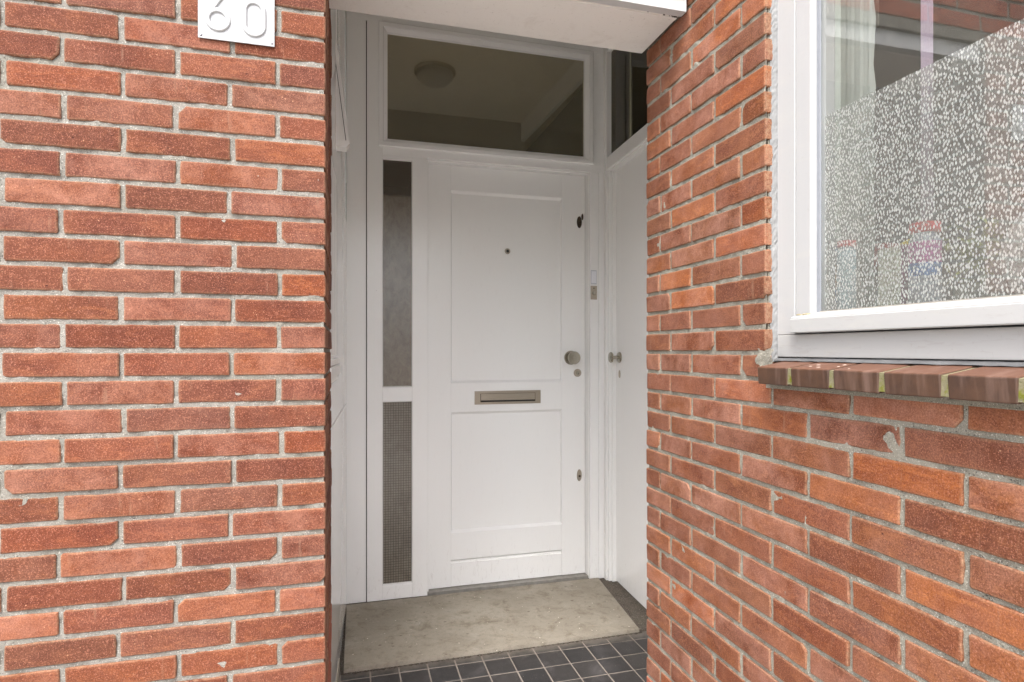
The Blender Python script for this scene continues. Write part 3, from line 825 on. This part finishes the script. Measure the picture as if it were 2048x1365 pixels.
b = BM(); lathe(b, (1.4935, 3.118, 1.214), (-1, 0, 0), [(.015, 0), (.014, .004), (.002, .005)], 24, sc=(.75, 1.5)); obj('keyhole_plate', b, STEEL_W, sdn, shear=SHR)

# ------------------------------------------------------------------ hall behind the glass
hall = thing('hall_interior', 'dim hallway seen through the pane above the front door', 'hallway', (.7, 5, 0))
bm = BM()
bx(bm, -.32, -.30, 3.36, 7.0, 0, 3.24); bx(bm, 1.62, 1.64, 3.36, 7.0, 0, 3.24)
bx(bm, -.30, 1.62, 6.98, 7.0, 0, 3.24); bx(bm, -.30, 1.62, 3.37, 6.98, -.02, .0)
bx(bm, -.60, -.02, 3.34, 3.36, 0, 3.24); bx(bm, 1.45, 1.62, 3.34, 3.36, 0, 3.24)
obj('hall_walls', bm, HALLWALL, hall)
bm = BM(); bx(bm, 1.66, 3.2, 3.3, 3.32, 0, 3.24); bx(bm, 3.2, 3.22, 1.7, 3.3, 0, 3.24); bx(bm, 1.66, 3.2, 1.64, 1.66, 0, 3.24)
obj('closet_walls', bm, DARKIN, hall)

# ------------------------------------------------------------------ window
wd = thing('window', 'white framed window in the right wall with patterned privacy film', 'window', (.98, .4, 1.333))
FX = .963; ZT = 2.60; YN = -.40
def wb(name, x0, x1, y0, y1, z0, z1, mat=WINPAINT, bev=.002, par=None): return box(name, mat, par or wd, x0, x1, y0, y1, z0, z1, bev=bev)
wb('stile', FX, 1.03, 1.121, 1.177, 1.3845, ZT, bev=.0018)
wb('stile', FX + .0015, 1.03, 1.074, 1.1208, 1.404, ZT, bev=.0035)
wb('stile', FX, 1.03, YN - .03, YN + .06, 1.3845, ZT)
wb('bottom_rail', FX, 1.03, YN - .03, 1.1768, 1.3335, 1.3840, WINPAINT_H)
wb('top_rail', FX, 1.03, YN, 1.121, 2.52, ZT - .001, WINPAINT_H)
b = BM()
prism(b, [(.944, 1.3868), (.944, 1.4185), (.950, 1.4235), (.979, 1.4315), (1.02, 1.4315), (1.02, 1.3868)], YN, 1.1145)
for v in b.verts: pass
bmesh.ops.bevel(b, geom=list(b.edges), offset=.0018, segments=2, affect='EDGES')
obj('sill_nose', b, WINPAINT_H, wd)
wb('glazing_seal', .9795, .984, 1.0655, 1.0738, 1.431, 2.52, simple('seal', (.22, .23, .25), .5), 0)
wb('glazing_seal', .9797, .984, YN, 1.0737, 1.4300, 1.4335, simple('seal_low', (.30, .28, .24), .6), 0)
# dirt pile in the corner of the nose
b = BM()
for k in range(70):
    bmesh.ops.create_icosphere(b, subdivisions=1, radius=random.uniform(.001, .003), matrix=Matrix.Translation((.966 + random.gauss(0, .004), 1.074 + random.random() * .038, 1.4265 + random.random() * .002)) @ Matrix.Diagonal((1.3, 1.3, .7, 1)))
stuff(obj('corner_dirt', b, simple('dry_dirt', lin(148, 138, 108)[:3], .95), wd))

gl = box('glass_pane', GLASS, wd, .9850, .9855, YN, 1.072, 1.431, 2.53)

def film_mat():
    m = M('privacy_film')
    ge = m.n('ShaderNodeNewGeometry'); s = m.n('ShaderNodeSeparateXYZ'); m.l(ge.outputs['Position'], s.inputs[0])
    def chips(scale, ang, asp, thr, keep, seed):
        cmb = m.n('ShaderNodeCombineXYZ'); m.l(s.outputs[1], cmb.inputs[0]); m.l(s.outputs[2], cmb.inputs[1])
        mp = m.n('ShaderNodeMapping'); mp.inputs['Rotation'].default_value = (0, 0, ang); mp.inputs['Scale'].default_value = (1, asp, 1); mp.inputs['Location'].default_value = (seed, seed * 2, 0)
        m.l(cmb.outputs[0], mp.inputs[0])
        nd = m.n('ShaderNodeTexVoronoi'); nd.voronoi_dimensions = '2D'; nd.distance = 'CHEBYCHEV'; nd.inputs['Scale'].default_value = scale; nd.inputs['Randomness'].default_value = .70
        m.l(mp.outputs[0], nd.inputs['Vector'])
        k = m.n('ShaderNodeSeparateColor'); m.l(nd.outputs['Color'], k.inputs[0])
        return m.math('MULTIPLY', m.math('LESS_THAN', nd.outputs['Distance'], m.ramp(k.outputs[1], 0, 1, thr * .6, thr)), m.math('GREATER_THAN', k.outputs[0], keep)), k.outputs[2]
    a, ra = chips(185, .6, .46, .26, .12, 3.1)
    b_, rb = chips(200, -.8, .50, .24, .18, 7.7)
    c_, rc = chips(260, .2, 1.0, .32, .40, 1.3)
    white = m.math('MINIMUM', m.math('ADD', a, b_), 1.0)
    pale = m.math('MINIMUM', c_, 1.0)
    facet = m.vor(m.geo((1, 1, 1)), 330, 'Color')
    fs = m.n('ShaderNodeSeparateColor'); m.l(facet, fs.inputs[0])
    dcol = m.mix(fs.outputs[0], (.19, .19, .188), (.42, .42, .415))
    dcol = m.mix(m.math('MULTIPLY', pale, .6), dcol, (.36, .365, .36))
    dcol = m.mix(white, dcol, (.60, .60, .595))
    d = m.n('ShaderNodeBsdfDiffuse'); m.l(dcol, d.inputs[0])
    tr = m.n('ShaderNodeBsdfTransparent'); tr.inputs[0].default_value = (.93, .95, .93, 1)
    fac = m.math('ADD', m.math('MULTIPLY', white, .55), m.ramp(fs.outputs[1], 0, 1, .20, .48))
    x = m.n('ShaderNodeMixShader'); m.l(m.math('MINIMUM', fac, .95), x.inputs[0]); m.l(tr.outputs[0], x.inputs[1]); m.l(d.outputs[0], x.inputs[2])
    return m.done(x.outputs[0])
FILM = film_mat()
link_film = box('privacy_film', FILM, gl, .9868, .9870, YN, 1.058, 1.4335, 1.8520)

# sealant between frame and brick, and lead flashing under the frame
b = BM(); n = 150
prev = None
for k in range(n + 1):
    z = 1.322 + k * (2.5 - 1.322) / n
    row = []
    for q in range(6):
        t = q / 5
        x = FX - .0145 + t * .016 - math.sin(t * math.pi) * .0022 + random.gauss(0, .0005)
        y = 1.1845 - t * .0085 + random.gauss(0, .0006)
        row.append(b.verts.new((x, y, z)))
    if prev:
        for q in range(5): b.faces.new((prev[q], prev[q + 1], row[q + 1], row[q]))
    prev = row
obj('sealant', b, SEAL, wd)
b = BM(); prev = None
for k in range(81):
    y = 1.178 - k * 1.55 / 80
    lap = .0018 * (((k // 8) % 2) * 2 - 1) * .6
    pts = [(.990, 1.3325), (.966, 1.3315 + random.gauss(0, .0003)), (.957, 1.3290 + lap * .4), (.9535 + random.gauss(0, .0005), 1.3248 + random.gauss(0, .0004))]
    row = [b.verts.new((x, y, z)) for x, z in pts]
    if prev:
        for q in range(3): b.faces.new((prev[q], prev[q + 1], row[q + 1], row[q]))
    prev = row
fo = obj('flashing', b, LEAD, wd, smooth=True)

# ------------------------------------------------------------------ room behind the window
rm = thing('room_interior', 'dark room behind the patterned window', 'room', (2.2, .4, 0))
bm = BM()
bx(bm, 3.4, 3.42, .3, 1.62, 0, 2.9); bx(bm, 1.06, 3.4, 1.60, 1.62, 0, 2.9); bx(bm, 1.06, 3.4, -1.12, -1.10, 0, 1.2)  # unseen walls left partly open, added openings to daylight the sill objects
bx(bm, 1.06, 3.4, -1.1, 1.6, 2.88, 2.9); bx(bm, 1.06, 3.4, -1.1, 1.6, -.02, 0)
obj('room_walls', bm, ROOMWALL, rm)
box('inner_sill', simple('inner_sill_white', (.62, .64, .62), .4), rm, 1.0305, 1.26, -1.08, 1.59, 1.400, 1.4245, bev=.002)
box('reveal_lining', simple('reveal_paint', (.60, .64, .60), .6), rm, 1.031, 1.10, 1.125, 1.16, 1.425, 2.6)
# curtain: gathered pale cloth at the left of the window
CURT = simple('curtain_cloth', (.33, .345, .32), .85, 0, 300, .1, .3)
b = BM(); prev = None; nn = 60
for k in range(nn + 1):
    t = k / nn; y = 1.150 - t * .115; x = 1.093 + .0008 * math.sin(t * 26) + .0004 * math.sin(t * 61)
    if k == nn: y -= .002
    row = []
    for q in range(25):
        z = 1.43 + q * (2.6 - 1.43) / 24
        row.append(b.verts.new((x, y - .0035 * math.sin(q * 2.1) * (t > .9), z)))
    if prev:
        for q in range(24): b.faces.new((prev[q], prev[q + 1], row[q + 1], row[q]))
    prev = row
ct = obj('curtain', b, CURT, None, smooth=True); tag(ct, 'pale gathered curtain hanging just inside the left edge of the window', 'curtain')
b = BM(); bx(b, 1.098, 1.0995, .905, .930, 1.43, 2.6)
rb_ = obj('blind_tape', b, simple('lilac_tape', (.34, .27, .35), .8, 0, 400, .3, .3), None); tag(rb_, 'lilac woven tape hanging vertically behind the upper window glass', 'tape')

# things on the inner window sill
ZS = 1.4246
def clr(name, c, rough=.35, **k): return simple(name, lin(*c)[:3], rough, 0, 60, .12, **k)
def bottle(x, y, r, h, body, cap, caph, name, label, cat, bands=()):
    t = thing(name, label, cat, (x, y, ZS))
    b = BM(); lathe(b, (x, y, ZS + .0005), (0, 0, 1), [(r * .9, 0), (r, .004), (r, h - r * .5), (r * .75, h - .004), (r * .6, h)], 28); obj('body', b, body, t, True)
    b = BM(); lathe(b, (x, y, ZS + h + .001), (0, 0, 1), [(r * .95, 0), (r * 1.0, .003), (r * .95, caph), (r * .5, caph + .002)], 28); obj('cap', b, cap, t, True)
    for i, (z0, z1, mt) in enumerate(bands):
        b = BM(); cyl(b, (x, y, ZS + z0), (0, 0, 1), r * 1.012, r * 1.012, z1 - z0, 28, False); obj('band', b, mt, t, True)
    return t
BLUE = clr('blue_plastic', (50, 130, 215)); ORG = clr('orange_plastic', (215, 150, 60)); CLEAR = clr('pale_blue_plastic', (170, 200, 215)); RED = clr('red_plastic', (235, 30, 30))
PINKP = clr('pink_pack', (220, 110, 190)); LIL = clr('lilac_pack', (190, 195, 215)); YEL = clr('yellow_plastic', (235, 205, 20)); CREAM = clr('cream_paper', (232, 230, 212), .6); PURP = clr('purple_edge', (140, 60, 120)); OLIVE = clr('olive_leaf', (140, 148, 36), .6)
bottle(1.050, 1.113, .0165, .145, clr('mixed_clear', (190, 180, 190)), BLUE, .012, 'bottle', 'slim blue and orange bottle at the far left of the inner window sill', 'bottle', ((.03, .06, BLUE), (.065, .115, ORG)))
bottle(1.053, 1.068, .019, .150, CLEAR, RED, .012, 'bottle', 'pale blue bottle with a red cap behind the film, second from the left', 'bottle')
bk = thing('box', 'upright cream box with a purple edge behind the film', 'box', (1.07, .957, ZS))
bm = BM(); bx(bm, 1.055, 1.075, .936, .990, ZS + .0005, ZS + .132, bev=.001); obj('cover', bm, CREAM, bk)
bm = BM(); bx(bm, 1.0545, 1.0755, .9285, .9355, ZS + .0005, ZS + .133, bev=.001); obj('edge', bm, PURP, bk)
bottle(1.062, .891, .0265, .148, LIL, RED, .018, 'canister', 'tall pink and blue canister with a red lid beside the cream box', 'canister', ((.065, .09, BLUE), (.09, .13, PINKP)))
yy = thing('cloth', 'yellow bundle resting behind the top of the cream box', 'bundle', (1.09, .96, ZS))
b = BM(); bmesh.ops.create_icosphere(b, subdivisions=3, radius=.038, matrix=Matrix.Translation((1.115, .955, ZS + .125)) @ Matrix.Diagonal((.8, 1.15, .75, 1)))
bx(b, 1.10, 1.13, .94, .97, ZS, ZS + .12)
for v in b.verts: v.co += Vector((random.gauss(0, .001),) * 3)
obj('bundle', b, YEL, yy, True)
pl = thing('potted_plant', 'olive green leafy plant behind the film right of the red-lidded canister', 'plant', (1.12, .84, ZS))
b = BM(); lathe(b, (1.12, .84, ZS + .0005), (0, 0, 1), [(.026, 0), (.034, .04), (.036, .043), (.03, .044)], 24); obj('pot', b, clr('grey_pot', (110, 112, 100)), pl, True)
b = BM()
for k in range(120):
    c = Vector((1.12 + random.gauss(0, .018), .84 + random.gauss(0, .024), ZS + .05 + abs(random.gauss(.05, .03))))
    q = Matrix.Rotation(random.random() * 6.28, 4, 'Z') @ Matrix.Rotation(random.uniform(-1, 1), 4, 'X')
    vs = [b.verts.new(c + (q @ Vector(p))) for p in ((0, -.014, 0), (.006, 0, .002), (0, .014, 0), (-.006, 0, .002))]
    b.faces.new(vs)
stuff(obj('leaves', b, OLIVE, pl))
bw = thing('bowl', 'large rounded white vessel at the right behind the film', 'bowl', (1.17, .70, ZS))
b = BM(); lathe(b, (1.17, .70, ZS + .0005), (0, 0, 1), [(.05, 0), (.085, .02), (.105, .06), (.108, .10), (.09, .145), (.06, .165), (.055, .175), (.05, .176)], 40); obj('vessel', b, clr('white_ceramic', (232, 236, 238), .3), bw, True)
rd = thing('cushion', 'blurred red cushion shape deeper in the room behind the film', 'cushion', (1.5, 1.4, 0))
b = BM(); bmesh.ops.create_icosphere(b, subdivisions=3, radius=.10, matrix=Matrix.Translation((1.42, 1.335, 1.60)) @ Matrix.Diagonal((.6, 1.15, .45, 1))); obj('pad', b, clr('red_cloth', (170, 60, 50), .9), rd, True)
box('stand', ROOMWALL, rd, 1.38, 1.46, 1.30, 1.37, 0, 1.57)
gx = thing('storage_box', 'grey rounded box behind the film between the red-capped bottle and the cream box', 'box', (1.1, 1.02, ZS))
bm = BM(); bx(bm, 1.10, 1.16, 1.0, 1.075, ZS + .0005, ZS + .045, bev=.006); obj('tub', bm, clr('pale_tub', (170, 190, 190), .5), gx)
bm = BM(); bx(bm, 1.098, 1.162, .998, 1.077, ZS + .0455, ZS + .052, bev=.002); obj('lid', bm, clr('tub_lid', (150, 170, 168), .5), gx)

# ------------------------------------------------------------------ house number 60
YP = YL - .006
hn = thing('house_number_plate', 'white enamel house number plate reading 60 on the left brick wall', 'house number', (-.247, YP, 2.05))
pb = BM(); bx(pb, -.3275, -.1665, YP, YP + .0025, 2.0525, 2.1725, bev=.0008); obj('plate', pb, ENAMEL, hn)
def sweep(pts, wdt, hgt, closed, name):
    """raised stroke with sloping flanks along a centre line in the plate plane"""
    b = BM(); n = len(pts); rows = []
    for i in range(n):
        p0 = pts[(i - 1) % n] if closed or i > 0 else pts[i]; p1 = pts[(i + 1) % n] if closed or i < n - 1 else pts[i]
        t = Vector((p1[0] - p0[0], p1[1] - p0[1])).normalized(); nn_ = Vector((-t.y, t.x))
        row = []
        for o_, y in ((-.5, 0), (-.40, .75), (-.26, 1), (.26, 1), (.40, .75), (.5, 0)):
            row.append(b.verts.new((pts[i][0] + nn_.x * o_ * wdt, YP - y * hgt, pts[i][1] + nn_.y * o_ * wdt)))
        rows.append(row)
    for i in range(n if closed else n - 1):
        a, c = rows[i], rows[(i + 1) % n]
        for q in range(5): b.faces.new((a[q], a[q + 1], c[q + 1], c[q]))
    if not closed: b.faces.new(rows[0]); b.faces.new(rows[-1][::-1])
    return obj(name, b, ENAMEL, hn)
cx_, cz = -.2100, 2.1110; hw, hh = .0205, .0375
z0pts = []
for k in range(60):
    a = 2 * math.pi * k / 60
    ox = hw * math.cos(a); oz = hw * math.sin(a) + (hh - hw) * (1 if math.sin(a) > 0 else -1)
    if abs(math.sin(a)) < 1e-6: oz = 0
    z0pts.append((cx_ + ox, cz + oz))
SW = .0118
sweep(z0pts, SW, .0046, True, 'digit')
rc = (-.2862, 2.0975); rr = .0215
ring = [(rc[0] + rr * math.cos(2 * math.pi * k / 48), rc[1] + rr * math.sin(2 * math.pi * k / 48)) for k in range(48)]
o6 = sweep(ring, SW, .0046, True, 'digit')
a0 = math.radians(158)
stem = [(rc[0] + rr * math.cos(a0), rc[1] + rr * math.sin(a0)), (-.2975, 2.122), (-.2895, 2.1345), (-.279, 2.150), (-.2725, 2.1585)]
st_ = sweep(stem, SW, .00465, False, 'digit_stem'); st_.parent = o6; st_.matrix_parent_inverse = Matrix.Identity(4)
for x, z in ((-.3215, 2.0595), (-.1722, 2.0605), (-.1722, 2.1655), (-.3215, 2.1655)):
    b = BM(); lathe(b, (x, YP, z), (0, -1, 0), [(.0034, 0), (.0031, .0014), (.0016, .0022), (.0001, .0024)], 18); obj('screw', b, simple('zinc', (.45, .46, .50), .35, .8), hn, True)

# ------------------------------------------------------------------ across the street (only mirrored in the glass and gloss paint)
HB = simple('render_house', lin(205, 198, 188)[:3], .9)
oh = thing('terraced_house', 'low house across the street, visible only as a reflection', 'house', (0, -16, 0))
box('wall', HB, oh, -14, 12, -22, -16, -.03, 3.4)
bm = BM(); prism(bm, [(-14.3, 3.41), (12.3, 3.41), (12.3, 3.6), (-14.3, 3.6)], -22.2, -15.8); obj('roof', bm, DARKIN, oh)
for k in range(7):
    x = -12.6 + k * 3.6
    wn = box('window', simple('far_frame', (.7, .7, .7), .5), oh, x, x + 1.6, -15.99, -15.95, 1.0, 2.5)
    box('pane', BLACK, wn, x + .08, x + 1.52, -15.945, -15.94, 1.08, 2.42)
HG = simple('hedge_green', (.05, .07, .03), .9, 0, 30, .6, 1., .05)
b = BM()
for k in range(1600):
    c = Vector((random.uniform(-8, 8), -7 + random.uniform(-.35, .35), random.uniform(-.03, .6)))
    q = Matrix.Rotation(random.random() * 6.28, 4, 'Z') @ Matrix.Rotation(random.uniform(-1.5, 1.5), 4, 'X')
    vs = [b.verts.new(c + (q @ Vector(p))) for p in ((-.09, -.13, 0), (.09, -.13, 0), (.09, .13, 0), (-.09, .13, 0))]
    b.faces.new(vs)
hd = obj('hedge', b, HG); hd['kind'] = 'stuff'; tag(hd, 'clipped green hedge across the path, visible only as a reflection', 'hedge')
